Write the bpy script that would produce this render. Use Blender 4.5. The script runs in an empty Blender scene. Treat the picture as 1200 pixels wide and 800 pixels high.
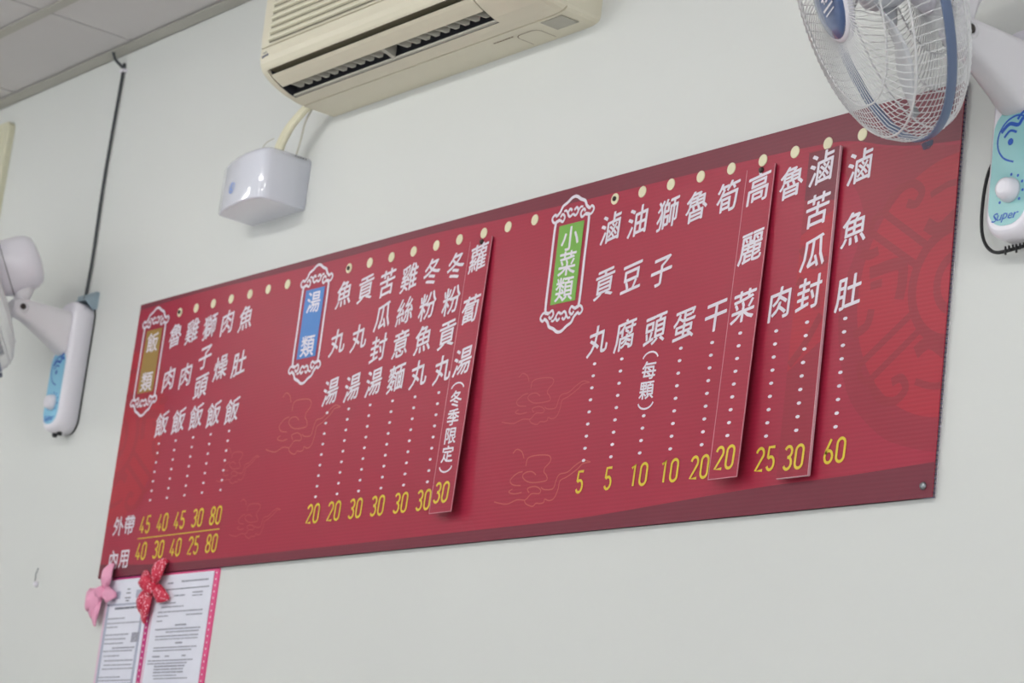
import bpy, bmesh, math, random
from mathutils import Vector, Matrix

random.seed(7)
SC = bpy.context.scene
COL = SC.collection
PI = math.pi

# ------------------------------------------------------------------ camera
cam_data = bpy.data.cameras.new('camera')
cam = bpy.data.objects.new('camera', cam_data)
COL.objects.link(cam)
cam_data.sensor_width = 36.0
cam_data.lens = 89.733
cam_data.clip_start = 0.05
cam.matrix_world = (Matrix.Translation((4.85156, -2.45013, 1.32396))
                    @ Matrix.Rotation(0.954234, 4, 'Z') @ Matrix.Rotation(1.807362, 4, 'X')
                    @ Matrix.Rotation(0.121698, 4, 'Z'))
cam_data.dof.use_dof = True
cam_data.dof.focus_distance = 3.85
cam_data.dof.aperture_fstop = 8.0
SC.camera = cam

# ------------------------------------------------------------------ world and light
world = bpy.data.worlds.new('world')
SC.world = world
world.use_nodes = True
wbg = world.node_tree.nodes['Background']
wbg.inputs[0].default_value = (0.93, 0.965, 1.0, 1)
wbg.inputs[1].default_value = 1.0


LAMPS = [(-1.6, -1.7), (0.8, -1.7), (3.2, -1.7), (0.8, -3.8), (3.2, -3.8)]
# the lamps themselves are glowing tubes on ceiling battens (built below)

SC.view_settings.view_transform = 'Standard'
SC.view_settings.look = 'None'
SC.view_settings.gamma = 1.0
SC.view_settings.use_curve_mapping = False
SC.view_settings.exposure = 0.12


# ------------------------------------------------------------------ helpers
def lin(c):
    return tuple((v / 255 / 12.92 if v / 255 <= 0.04045 else ((v / 255 + 0.055) / 1.055) ** 2.4) for v in c)


def mat(name, rgb, rough=0.5, spec=0.5, metal=0.0, noise=0.04, scale=40.0, bump=0.0, bscale=200.0,
        trans=0.0, stripe=0.0, coat=0.0, alpha=None, emit=None):
    m = bpy.data.materials.new(name)
    m.use_nodes = True
    nt = m.node_tree
    b = nt.nodes['Principled BSDF']
    r, g, bl = lin(rgb)
    b.inputs['Roughness'].default_value = rough
    b.inputs['Metallic'].default_value = metal
    b.inputs['Specular IOR Level'].default_value = spec
    b.inputs['Transmission Weight'].default_value = trans
    b.inputs['Coat Weight'].default_value = coat
    if emit:
        b.inputs['Emission Color'].default_value = (1, 1, 0.97, 1)
        b.inputs['Emission Strength'].default_value = emit
    tc = nt.nodes.new('ShaderNodeTexCoord')
    n = nt.nodes.new('ShaderNodeTexNoise')
    n.inputs['Scale'].default_value = scale
    n.inputs['Detail'].default_value = 4
    nt.links.new(tc.outputs['Object'], n.inputs['Vector'])
    cr = nt.nodes.new('ShaderNodeMixRGB')
    cr.inputs[1].default_value = (r * (1 - noise), g * (1 - noise), bl * (1 - noise), 1)
    cr.inputs[2].default_value = (min(1, r * (1 + noise)), min(1, g * (1 + noise)), min(1, bl * (1 + noise)), 1)
    nt.links.new(n.outputs['Fac'], cr.inputs[0])
    out = cr.outputs[0]
    h = None
    if stripe:
        sx = nt.nodes.new('ShaderNodeSeparateXYZ')
        nt.links.new(tc.outputs['Object'], sx.inputs[0])
        mu = nt.nodes.new('ShaderNodeMath'); mu.operation = 'MULTIPLY'
        mu.inputs[1].default_value = 2 * PI / 0.0066
        nt.links.new(sx.outputs['Z'], mu.inputs[0])
        si = nt.nodes.new('ShaderNodeMath'); si.operation = 'SINE'
        nt.links.new(mu.outputs[0], si.inputs[0])
        mr = nt.nodes.new('ShaderNodeMapRange')
        mr.inputs['From Min'].default_value = -1; mr.inputs['From Max'].default_value = 1
        mr.inputs['To Min'].default_value = 1 - stripe; mr.inputs['To Max'].default_value = 1 + stripe * .5
        nt.links.new(si.outputs[0], mr.inputs['Value'])
        mm = nt.nodes.new('ShaderNodeVectorMath'); mm.operation = 'SCALE'
        nt.links.new(out, mm.inputs[0]); nt.links.new(mr.outputs[0], mm.inputs['Scale'])
        out = mm.outputs[0]
        h = si.outputs[0]
    nt.links.new(out, b.inputs['Base Color'])
    if bump or stripe:
        bp = nt.nodes.new('ShaderNodeBump')
        if h is not None:
            bp.inputs['Strength'].default_value = 0.12
            bp.inputs['Distance'].default_value = 0.0002
            nt.links.new(h, bp.inputs['Height'])
        else:
            n2 = nt.nodes.new('ShaderNodeTexNoise'); n2.inputs['Scale'].default_value = bscale
            n2.inputs['Detail'].default_value = 3
            nt.links.new(tc.outputs['Object'], n2.inputs['Vector'])
            bp.inputs['Strength'].default_value = bump
            bp.inputs['Distance'].default_value = 0.001
            nt.links.new(n2.outputs['Fac'], bp.inputs['Height'])
        nt.links.new(bp.outputs[0], b.inputs['Normal'])
    return m


M = {}
M['wall'] = mat('painted_plaster', (220, 222, 220), 0.7, 0.3, noise=0.025, scale=1.6, bump=0.15, bscale=60)
M['tile'] = mat('ceiling_board', (212, 209, 209), 0.85, 0.2, noise=0.03, scale=5, bump=0.3, bscale=150)
M['tee'] = mat('ceiling_tee', (182, 180, 172), 0.5, 0.4)
M['gap'] = mat('dark_gap', (60, 58, 54), 0.8)
M['floor'] = mat('floor_tile', (200, 196, 188), 0.35, 0.5, noise=0.08, scale=3)
M['diff'] = mat('lamp_diffuser', (240, 240, 235), 0.4, emit=32.0)
M['lampframe'] = mat('lamp_frame', (225, 225, 220), 0.4)
RED = (164, 36, 63)
M['board'] = mat('board_red', RED, 0.42, 0.38, noise=0.05, scale=3, stripe=0.05)
M['board_disc'] = mat('board_bright_red', (172, 34, 55), 0.42, 0.38, noise=0.05, scale=3, stripe=0.05)
M['board_lowdisc'] = mat('board_soft_red', (174, 34, 53), 0.42, 0.38, noise=0.05, scale=3, stripe=0.05)
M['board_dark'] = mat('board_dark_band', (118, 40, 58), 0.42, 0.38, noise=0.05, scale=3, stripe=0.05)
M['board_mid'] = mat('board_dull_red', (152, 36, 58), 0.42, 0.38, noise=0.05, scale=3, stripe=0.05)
M['board_stroke'] = mat('board_pattern', (149, 36, 54), 0.42, 0.38, noise=0.05, scale=3, stripe=0.05)
M['board_stroke2'] = mat('board_faint_pattern', (162, 36, 54), 0.42, 0.38, noise=0.05, scale=3, stripe=0.05)
M['board_side'] = mat('board_edge', (205, 200, 205), 0.5)
M['flute'] = mat('flute_edge', (104, 102, 134), 0.5)
M['ink_white'] = mat('white_print', (226, 219, 230), 0.4)
M['ink_yellow'] = mat('yellow_print', (222, 196, 52), 0.4)
M['ink_cloud'] = mat('tan_outline_print', (186, 84, 78), 0.4)
M['ink_cloud2'] = mat('faint_outline_print', (178, 62, 70), 0.4)
M['cart_gold'] = mat('gold_print', (160, 128, 60), 0.4, noise=.1, scale=20)
M['cart_blue'] = mat('blue_print', (52, 120, 196), 0.4, noise=.06, scale=20)
M['cart_green'] = mat('green_print', (112, 170, 62), 0.4, noise=.06, scale=20)
M['button'] = mat('cream_plastic', (226, 220, 186), 0.4)
M['steel'] = mat('steel', (150, 155, 160), 0.3, metal=0.9)
M['darkmetal'] = mat('dark_metal', (60, 52, 50), 0.4, metal=0.5)
M['black'] = mat('black_rubber', (26, 27, 30), 0.5)
M['cable'] = mat('grey_cable', (62, 66, 70), 0.5)
M['white'] = mat('white_plastic', (232, 229, 238), 0.28, 0.5, noise=0.01, coat=0.2)
M['arm'] = mat('warm_white_plastic', (224, 221, 226), 0.32, 0.5, noise=0.01)
M['boxwhite'] = mat('glossy_white_plastic', (222, 224, 236), 0.12, 0.5, noise=0.01, coat=0.6)
M['wire'] = mat('guard_wire', (222, 222, 224), 0.3, 0.6)
M['band'] = mat('blue_grey_plastic', (98, 114, 146), 0.35)
M['badge'] = mat('badge_blue', (70, 92, 138), 0.2, coat=0.5)
M['blade'] = mat('pale_grey_blade', (205, 207, 212), 0.3)
M['teal'] = mat('teal_label', (150, 204, 206), 0.35)
M['sky'] = mat('sky_blue_label', (140, 202, 232), 0.35)
M['blueink'] = mat('blue_ink', (40, 92, 190), 0.4)
M['acbody'] = mat('aged_cream_plastic', (222, 216, 196), 0.4, 0.5, noise=0.03, scale=8)
M['acpanel'] = mat('cream_plastic_panel', (222, 217, 196), 0.4, 0.5, noise=0.02, scale=8)
M['acdark'] = mat('duct_interior', (38, 40, 48), 0.7)
M['acgrille'] = mat('grille_recess', (128, 124, 108), 0.6)
M['acseam'] = mat('seam_and_print_brown', (120, 96, 70), 0.7)  # brown of the cover outline and the small print
M['acfin'] = mat('duct_fin', (190, 188, 176), 0.5)
M['acwindow'] = mat('display_window', (170, 166, 152), 0.15)
M['pipe'] = mat('cream_pipe_wrap', (222, 218, 192), 0.45, bump=.3, bscale=90)
M['paper'] = mat('paper', (232, 233, 246), 0.6)
M['paperink'] = mat('grey_print', (158, 158, 172), 0.6)
M['paperinkdark'] = mat('dark_print', (120, 122, 136), 0.6)
M['paperborder'] = mat('blue_grey_border', (176, 180, 200), 0.6)
M['pinkcard'] = mat('pink_card', (232, 84, 140), 0.5)
M['magcard'] = mat('magenta_card', (206, 44, 130), 0.5)
M['palepink'] = mat('pale_pink_card', (226, 196, 216), 0.5)
M['bowpink'] = mat('pale_pink_ribbon', (240, 166, 198), 0.45, bump=.6, bscale=120)
M['cabinet'] = mat('beige_box', (214, 211, 186), 0.45)
M['whitedot'] = mat('white_dot', (240, 236, 240), 0.5)


def dotted(name, base, dot, scale):
    m = mat(name, base, 0.45)
    nt = m.node_tree; b = nt.nodes['Principled BSDF']
    v = nt.nodes.new('ShaderNodeTexVoronoi'); v.inputs['Scale'].default_value = scale
    tc = nt.nodes.new('ShaderNodeTexCoord'); nt.links.new(tc.outputs['Object'], v.inputs['Vector'])
    lt = nt.nodes.new('ShaderNodeMath'); lt.operation = 'LESS_THAN'; lt.inputs[1].default_value = 0.3
    nt.links.new(v.outputs['Distance'], lt.inputs[0])
    mx = nt.nodes.new('ShaderNodeMixRGB')
    mx.inputs[1].default_value = (*lin(base), 1); mx.inputs[2].default_value = (*lin(dot), 1)
    nt.links.new(lt.outputs[0], mx.inputs[0]); nt.links.new(mx.outputs[0], b.inputs['Base Color'])
    return m


M['bowred'] = dotted('red_dotted_ribbon', (206, 40, 72), (250, 190, 205), 190)


class MB:
    """collects shapes for ONE mesh object"""
    def __init__(s): s.v = []; s.f = []; s.mi = []; s.sm = []; s.k = 0

    def hair(s):
        s.k += 1
        return -4e-6 * (s.k % 40)

    def add(s, vs, fs, mi=0, smooth=False):
        o = len(s.v)
        s.v += [tuple(v) for v in vs]
        for f in fs:
            s.f.append([i + o for i in f]); s.mi.append(mi); s.sm.append(smooth)

    def box(s, a, b, mi=0):
        x0, y0, z0 = a; x1, y1, z1 = b
        s.add([(x0, y0, z0), (x1, y0, z0), (x1, y1, z0), (x0, y1, z0), (x0, y0, z1), (x1, y0, z1), (x1, y1, z1), (x0, y1, z1)],
              [(3, 2, 1, 0), (4, 5, 6, 7), (0, 1, 5, 4), (1, 2, 6, 5), (2, 3, 7, 6), (3, 0, 4, 7)], mi)

    def loft(s, rings, cap0=True, cap1=True, smooth=True, mi=0, closed=True):
        n = len(rings[0]); o = len(s.v)
        vs = [p for r in rings for p in r]; fs = []
        m = n if closed else n - 1
        for k in range(len(rings) - 1):
            for i in range(m):
                j = (i + 1) % n
                fs.append((k * n + i, k * n + j, (k + 1) * n + j, (k + 1) * n + i))
        s.add(vs, fs, mi, smooth)
        caps = []
        if cap0: caps.append(list(range(n))[::-1])
        if cap1: caps.append([(len(rings) - 1) * n + i for i in range(n)])
        for c in caps:
            s.f.append([i + o for i in c]); s.mi.append(mi); s.sm.append(False)

    def lathe(s, prof, frame=None, n=32, smooth=True, mi=0, cap0=True, cap1=True):
        """prof: (r, h) along local +Z; frame: Matrix"""
        F = frame or Matrix()
        s.loft([[F @ Vector((r * math.cos(2 * PI * i / n), r * math.sin(2 * PI * i / n), h)) for i in range(n)] for r, h in prof],
               cap0, cap1, smooth, mi)

    def tube(s, pts, r, n=6, smooth=True, mi=0, radii=None):
        pts = [Vector(p) for p in pts]; rings = []
        up = None
        for i, p in enumerate(pts):
            t = (pts[min(i + 1, len(pts) - 1)] - pts[max(i - 1, 0)]).normalized()
            if up is None:
                up = Vector((0, 0, 1)) if abs(t.z) < .9 else Vector((1, 0, 0))
            a = t.cross(up).normalized(); b = a.cross(t).normalized(); up = b
            rr = radii[i] if radii else r
            rings.append([p + rr * (math.cos(2 * PI * k / n) * a + math.sin(2 * PI * k / n) * b) for k in range(n)])
        s.loft(rings, True, True, smooth, mi)

    def ribbon(s, pts, w, y, th=0.0002, closed=False, mi=0):
        """flat printed line in the XZ plane, facing -Y, at depth y"""
        P = [Vector((p[0], p[1])) for p in pts]
        y += s.hair()
        n = len(P); L = []; R_ = []
        for i in range(n):
            a = P[i - 1] if (i > 0 or closed) else P[i]
            b = P[(i + 1) % n] if (i < n - 1 or closed) else P[i]
            t = (b - a)
            t = t.normalized() if t.length > 1e-9 else Vector((1, 0))
            nn = Vector((-t.y, t.x)) * w / 2
            L.append((P[i].x + nn.x, y, P[i].y + nn.y)); R_.append((P[i].x - nn.x, y, P[i].y - nn.y))
        vs = L + R_
        m = n if closed else n - 1
        s.add(vs, [(i, (i + 1) % n, n + (i + 1) % n, n + i) for i in range(m)], mi)

    def poly(s, pts, y, mi=0):
        s.add([(p[0], y, p[1]) for p in pts], [list(range(len(pts)))], mi)

    def build(s, name, material, parent=None, kind=None, weld=False):
        me = bpy.data.meshes.new(name)
        me.from_pydata(s.v, [], s.f)
        mats = material if isinstance(material, (list, tuple)) else [material]
        for m in mats: me.materials.append(m)
        for p, mi, sm in zip(me.polygons, s.mi, s.sm):
            p.material_index = mi; p.use_smooth = sm
        bm = bmesh.new(); bm.from_mesh(me)
        bmesh.ops.recalc_face_normals(bm, faces=bm.faces)
        bm.to_mesh(me); bm.free()
        o = bpy.data.objects.new(name, me)
        COL.objects.link(o)
        if parent:
            o.parent = parent
            o.matrix_parent_inverse = parent.matrix_world.inverted()
        if kind: o['kind'] = kind
        return o


def smooth_pts(pts, sub=6, closed=False):
    P = [Vector(p) for p in pts]; n = len(P); out = []
    rng = range(n if closed else n - 1)
    for i in rng:
        p0 = P[(i - 1) % n] if (closed or i > 0) else P[0]
        p1 = P[i]; p2 = P[(i + 1) % n]
        p3 = P[(i + 2) % n] if (closed or i < n - 2) else P[-1]
        for k in range(sub):
            t = k / sub
            out.append(0.5 * ((2 * p1) + (p2 - p0) * t + (2 * p0 - 5 * p1 + 4 * p2 - p3) * t * t + (3 * p1 - p0 - 3 * p2 + p3) * t ** 3))
    if not closed: out.append(P[-1])
    return out


def thing(name, loc, label, cat, group=None):
    o = bpy.data.objects.new(name, None)
    o.empty_display_size = 0.05
    o.location = loc
    o.matrix_world = Matrix.Translation(loc)
    COL.objects.link(o)
    return tag(o, label, cat, group)


def tag(o, label, cat, group=None):
    o['label'] = label; o['category'] = cat
    if group: o['group'] = group
    return o


def structure(o):
    o['kind'] = 'structure'
    return o


def plabel(o, label):
    o['label'] = label
    return o


# glyph outlines from the built-in type, one mesh per character
_g = {}


def glyph(ch, bold):
    key = (ch, bold)
    if key not in _g:
        c = bpy.data.curves.new('type', 'FONT')
        c.body = ch; c.align_x = 'CENTER'; c.resolution_u = 2; c.offset = bold
        o = bpy.data.objects.new('type', c)
        COL.objects.link(o)
        dg = bpy.context.evaluated_depsgraph_get()
        me = bpy.data.meshes.new_from_object(o.evaluated_get(dg))
        vs = [(v.co.x, v.co.y) for v in me.vertices]
        fs = [list(p.vertices) for p in me.polygons]
        bpy.data.objects.remove(o); bpy.data.curves.remove(c); bpy.data.meshes.remove(me)
        _g[key] = (vs, fs)
    return _g[key]


def put(mb, ch, x, z, y, w, h, bold=0.012, slant=0.0, rise=0.0, cx=None, cz=None, fit=False, rot90=False):
    vs, fs = glyph(ch, 0.0)
    if not vs: return
    x0 = min(v[0] for v in vs); x1 = max(v[0] for v in vs); z0 = min(v[1] for v in vs); z1 = max(v[1] for v in vs)
    if fit:
        mx, mz = (x0 + x1) / 2, (z0 + z1) / 2; sx, sz = w / (x1 - x0), h / (z1 - z0)
    else:
        mx, mz = 0.0, 0.38; sx, sz = w / .92, h / .92
    out = []
    for a, b in vs:
        a, b = (a - mx) * sx, (b - mz) * sz
        if rot90: a, b = b, -a
        out.append((x + a + slant * b, y, z + b + rise * a))
    e = bold * h * .9
    for k, (dx, dz) in enumerate(((0, 0), (e, 0), (-e, 0), (0, e), (0, -e)) if e else ((0, 0),)):
        mb.add([(p[0] + dx, p[1] - 6e-6 * k, p[2] + dz) for p in out], fs)


def word(mb, text, x, z, y, cw, h, gap, bold=0.01, slant=0.0):
    """digits or letters centred on x, each fitted to cw by h"""
    n = len(text); tot = n * cw + (n - 1) * gap
    for i, ch in enumerate(text):
        w = cw * (.45 if ch == '1' else 1)
        put(mb, ch, x - tot / 2 + cw / 2 + i * (cw + gap), z, y, w, h, bold=bold, slant=slant, fit=True)


# ------------------------------------------------------------------ room shell
WY = 0.008          # face of the menu wall
CZ = 3.243          # underside of the ceiling grid
b = MB(); b.box((-3.2, WY, 0), (6.5, WY + .15, 3.6)); structure(b.build('wall_back', M['wall']))
b = MB(); b.box((-3.2, -6.0, 0), (-3.05, WY, 3.6)); structure(b.build('wall_left', M['wall']))
b = MB(); b.box((-3.2, -6.0, -.1), (6.5, .15, 0)); structure(b.build('floor', M['floor']))

ceil = structure(thing('ceiling', (1.5, -2.5, CZ), '', ''))
del ceil['label']; del ceil['category']
b = MB(); b.box((-3.05, -6, CZ + .03), (6.5, WY, CZ + .08)); b.build('ceiling_backing', M['gap'], ceil)
xs = [-.205 + .6 * k for k in range(-5, 13)]
xs = [-3.04] + [x for x in xs if x > -3.0 and x < 6.4] + [6.5]
ys = [-.004, -.246] + [-.246 - .6 * k for k in range(1, 10)]
holes = set()
for i in range(len(xs) - 1):
    for j in range(len(ys) - 1):
        g = 0.003
        b = MB(); b.box((xs[i] + g, ys[j + 1] + g, CZ + .006), (xs[i + 1] - g, ys[j] - g, CZ + .02))
        b.build('ceiling_tile', M['tile'], ceil)
for j in range(1, len(ys)):
    b = MB(); b.box((-3.04, ys[j] - .012, CZ), (6.5, ys[j] + .012, CZ + .004)); b.build('ceiling_tee', M['tee'], ceil)
b = MB(); b.box((-3.05, -.027, CZ), (6.5, WY, CZ + .0025)); b.box((-3.05, WY - .002, CZ), (6.5, WY, CZ + .03))
structure(b.build('trim_1', M['tee']))
for li, (lx, ly) in enumerate(LAMPS):
    t = thing('ceiling_light', (lx, ly, CZ), ('white twin-tube batten lamp under the ceiling, ' + ('left one of the row nearest the menu wall', 'middle one of the row nearest the menu wall', 'right one of the row nearest the menu wall',
                                                                      'left one of the far row', 'right one of the far row')[li]), 'ceiling light',
              'ceiling lamps over the dining room')
    b = MB(); b.loft([[(x, ly + y, CZ + z) for y, z in ((-.045, 0), (.045, 0), (.020, -.045), (-.020, -.045))] for x in (lx - .62, lx + .62)], True, True, False)
    b.build('batten', M['lampframe'], t)
    for sy in (-.050, .050):
        F = Matrix.Translation((lx - .59, ly + sy, CZ - .055)) @ Matrix.Rotation(PI / 2, 4, 'Y')
        b = MB(); b.lathe([(.013, 0), (.013, 1.18)], F, 12); b.build('tube', M['diff'], t)
        for ex in (-.60, .59):
            b = MB(); b.box((lx + ex, ly + sy - .015, CZ - .072), (lx + ex + .012, ly + sy + .015, CZ)); b.build('tube_holder', M['lampframe'], t)

# ------------------------------------------------------------------ menu board
BZ = 2.0
W, H = 2.418, 0.600
board = thing('menu_board', (W / 2, 0, BZ), 'long red printed menu board with white dish names and yellow prices on the wall', 'menu board')
b = MB(); b.box((0, 0, BZ), (W, .0012, BZ + H)); b.build('front_sheet', M['board'], board)
b = MB(); b.box((0, .0062, BZ), (W, .0074, BZ + H)); b.build('back_sheet', M['board_side'], board)
b = MB()
n = 91
for k in range(n + 1):
    z = BZ + k * (H - .001) / n
    b.box((0.001, .0012, z), (W - .0005, .0062, z + .001))
b.box((0, .0012, BZ), (W - .02, .0062, BZ + .0008))
o = b.build('flute', M['flute'], board, kind='stuff'); plabel(o, 'row of open flutes showing along the cut board edge')


def zz(p): return [(a, BZ + c) for a, c in p]


Y1, Y2, Y3, Y4 = -.0002, -.0004, -.0006, -.0008
# printed bands top and bottom
def band(pts_low, pts_high, name, m):
    b = MB(); b.poly(zz(pts_low + pts_high[::-1]), Y1); return b.build(name, m, board)


def curve_poly(pts, sub=5): return [(p[0], p[1]) for p in smooth_pts([(a, c) for a, c in pts], sub)]


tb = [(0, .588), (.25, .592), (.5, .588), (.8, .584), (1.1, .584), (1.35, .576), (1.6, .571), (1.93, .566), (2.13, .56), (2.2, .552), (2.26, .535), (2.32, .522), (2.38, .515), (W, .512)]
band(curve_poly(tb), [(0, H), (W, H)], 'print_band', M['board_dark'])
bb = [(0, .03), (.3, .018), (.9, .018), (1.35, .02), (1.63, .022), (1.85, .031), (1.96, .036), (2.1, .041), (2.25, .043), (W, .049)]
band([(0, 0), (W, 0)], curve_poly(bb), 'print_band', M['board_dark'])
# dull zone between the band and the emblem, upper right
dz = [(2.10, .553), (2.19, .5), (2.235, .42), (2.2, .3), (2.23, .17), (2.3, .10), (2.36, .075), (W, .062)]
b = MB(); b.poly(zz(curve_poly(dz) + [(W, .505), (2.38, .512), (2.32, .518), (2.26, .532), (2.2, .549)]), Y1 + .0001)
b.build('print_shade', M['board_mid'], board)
# emblem
EC = (2.43, .303)


def cut_sides(o):
    bm = bmesh.new(); bm.from_mesh(o.data)
    for x, nx in ((.0004, -1), (W - .0004, 1)):
        bmesh.ops.bisect_plane(bm, geom=bm.verts[:] + bm.edges[:] + bm.faces[:], plane_co=(x, 0, 0), plane_no=(nx, 0, 0), clear_outer=True)
    bm.to_mesh(o.data); bm.free()


def emblem(mirror, m_disc, m_stroke, skip=False):
    f = (lambda p: (2.424 - p[0] if mirror else p[0], p[1]))
    ring = [(EC[0] + .192 * math.cos(a), EC[1] + .192 * math.sin(a)) for a in [PI / 2 + PI * k / 40 for k in range(41)]]
    b = MB(); b.poly(zz([f(p) for p in ring]), Y2); cut_sides(b.build('emblem_disc', m_disc, board))
    b = MB()

    def st(pts, w, sub=6):
        q = [f((p[0], p[1])) for p in smooth_pts(pts, sub)]
        q = zz(q)
        b.ribbon(q, w, Y3)
    st([(EC[0] + .083 * math.cos(a), EC[1] + .083 * math.sin(a)) for a in [PI * .53 + PI * .94 * k / 16 for k in range(17)]], .016, 2)
    st([(EC[0] + .035 * math.cos(a), EC[1] + .04 * math.sin(a)) for a in [PI * .6 + PI * .8 * k / 12 for k in range(13)]], .014, 2)
    for s in (1, -1):
        def q(dx, dz): return (EC[0] + dx, EC[1] + s * dz)
        st([q(-.062, .062), q(-.158, .128)], .011, 1)
        st([q(-.080, .036), q(-.178, .100)], .011, 1)
        st([q(-.158, .128), q(-.172, .117), q(-.178, .100)], .010)
        st([q(-.150, .128), q(-.132, .152), q(-.100, .160), q(-.080, .145), q(-.090, .128), q(-.108, .132)], .013)
        st([q(-.066, .094), q(-.04, .082), q(-.008, .100)], .020)
        st([q(-.062, .136), q(-.03, .146), q(-.006, .146)], .010)
    st([(2.258, .34), (2.318, .345), (2.326, .32), (2.322, .292)], .019)
    st([(2.262, .32), (2.285, .322)], .012)
    st([(2.236, .374), (2.254, .368), (2.272, .372)], .015, 3)
    st([(2.236, .25), (2.262, .262), (2.268, .285)], .014)
    cut_sides(b.build('emblem_pattern', m_stroke, board))


emblem(False, M['board_disc'], M['board_stroke'])
emblem(True, M['board_lowdisc'], M['board_stroke2'])

# clouds
CL = [[(0, 0), (-.019, .004), (-.039, -.002), (-.058, -.011), (-.079, -.013), (-.086, -.022), (-.092, -.034), (-.114, -.034), (-.125, -.03)],
      [(0, 0), (-.02, -.001), (-.032, -.008), (-.057, -.018), (-.075, -.023), (-.078, -.036), (-.086, -.049), (-.099, -.052), (-.111, -.049), (-.113, -.054), (-.123, -.055), (-.134, -.054), (-.142, -.058), (-.159, -.054), (-.166, -.048), (-.159, -.044), (-.149, -.038), (-.128, -.039), (-.126, -.033), (-.142, -.027), (-.162, -.029), (-.156, -.036)],
      [(-.174, .007), (-.171, .019), (-.152, .022), (-.118, .02), (-.107, .014), (-.11, .007), (-.12, .001), (-.122, -.006), (-.115, -.011), (-.111, -.019), (-.127, -.021), (-.155, -.02), (-.172, -.015), (-.18, -.008), (-.172, -.003), (-.155, -.003), (-.143, -.009)],
      [(-.182, .02), (-.19, .031), (-.205, .036), (-.215, .03)],
      [(-.181, -.001), (-.197, -.003), (-.213, -.012), (-.205, -.02), (-.182, -.023)],
      [(-.204, -.027), (-.214, -.031), (-.197, -.035), (-.177, -.034)],
      [(-.252, -.044), (-.216, -.05), (-.189, -.045), (-.166, -.047)]]
for cx, cz, sx, sz, m in ((.872, .284, 1.0, 1.35, 'ink_cloud'), (.708, .100, .72, .85, 'ink_cloud2'), (.60, .212, .62, .8, 'ink_cloud2'),
                          (1.626, .248, .92, 1.0, 'ink_cloud2'), (1.652, .113, 1.0, 1.08, 'ink_cloud')):
    b = MB()
    for l in CL:
        b.ribbon(zz([(cx + p[0] * sx, cz + p[1] * sz) for p in smooth_pts(l, 4)]), .0022, Y2)
    b.build('cloud_outline', M[m], board)


# category cartouches
def cartouche(cx, m_fill, txt):
    cz = .464
    b = MB(); b.poly(zz([(cx - .034, cz - .068), (cx + .034, cz - .068), (cx + .034, cz + .071), (cx - .034, cz + .071)]), Y3 - .00018)
    f = b.build('category_label', m_fill, board)
    b = MB()
    for s in (1, -1):
        def L(pts, w=.0046, sub=5):
            b.ribbon(zz([(cx + p[0], cz + p[1]) for p in smooth_pts(pts, sub)]), w, Y4)
        L([(s * .046, 0), (s * .046, .072), (s * .040, .081), (s * .034, .082)], .0062, 4)
        L([(s * .046, 0), (s * .046, -.072), (s * .040, -.081), (s * .034, -.082)], .0062, 4)
        for v in (1, -1):
            L([(s * .034, v * .082), (s * .026, v * .078), (s * .022, v * .086), (s * .029, v * .092), (s * .034, v * .087)])
            L([(s * .040, v * .081), (s * .051, v * .080), (s * .057, v * .088), (s * .050, v * .094), (s * .044, v * .089)])
            L([(s * .044, v * .091), (s * .036, v * .097), (s * .030, v * .106), (s * .018, v * .111), (s * .008, v * .117), (0, v * .119)], .0056)
            L([(0, v * .088), (s * .008, v * .084), (s * .014, v * .091), (s * .009, v * .098), (s * .003, v * .094)])
            L([(s * .014, v * .091), (s * .020, v * .097), (s * .026, v * .096)], .004)
    b.build('ornate_frame', M['ink_white'], board)
    for ch, z in txt:
        b = MB(); put(b, ch, cx, BZ + z, Y4, .046, .042, bold=.018); b.build('character', M['ink_white'], f)


cartouche(.082, M['cart_gold'], [('飯', .506), ('類', .420)])
cartouche(.722, M['cart_blue'], [('湯', .508), ('類', .420)])
cartouche(1.527, M['cart_green'], [('小', .509), ('菜', .465), ('類', .420)])


def part_empty(name, parent):
    e = bpy.data.objects.new(name, None); e.empty_display_size = .01
    e.matrix_world = parent.matrix_world.copy()
    COL.objects.link(e)
    e.parent = parent
    e.matrix_parent_inverse = parent.matrix_world.inverted()
    e.matrix_basis = parent.matrix_world.copy()
    return e


def chars(name, parent, items, m, **kw):
    e = part_empty(name, parent)
    for ch, x, z, y, w, h in items:
        b = MB(); put(b, ch, x, z, y, w, h, **kw); b.build('character', m, e)
    return e


def paren(parent, x, z, v, y):
    b = MB()
    b.ribbon([(x + .019 * math.cos(a), z - v * .008 + v * .013 * math.sin(a)) for a in [PI * (.08 + .84 * k / 10) for k in range(11)]], .003, y)
    b.build('bracket_mark', M['ink_white'], parent)


def names(text, zs, x, y, parent, zoff=BZ, name='dish_name', w=.050, h=.050):
    return chars(name, parent, [(ch, x, zoff + z, y, w, h) for ch, z in zip(text, zs)], M['ink_white'], bold=.017, rise=.16, slant=.05)


def dots(x, z0, z1, n, y, parent, zoff=BZ):
    b = MB()
    for k in range(n):
        z = zoff + z0 + (z1 - z0) * k / (n - 1)
        b.poly([(x + .0046 * math.cos(a), z + .0026 * math.sin(a)) for a in [2 * PI * i / 10 for i in range(10)]], y)
    return b.build('leader_dots', M['ink_white'], parent, kind='stuff')


def arcp(cx, cz, rx, rz, a0, a1, n=10):
    return [(cx + rx * math.cos(math.radians(a0 + (a1 - a0) * k / n)), cz + rz * math.sin(math.radians(a0 + (a1 - a0) * k / n))) for k in range(n + 1)]


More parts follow.
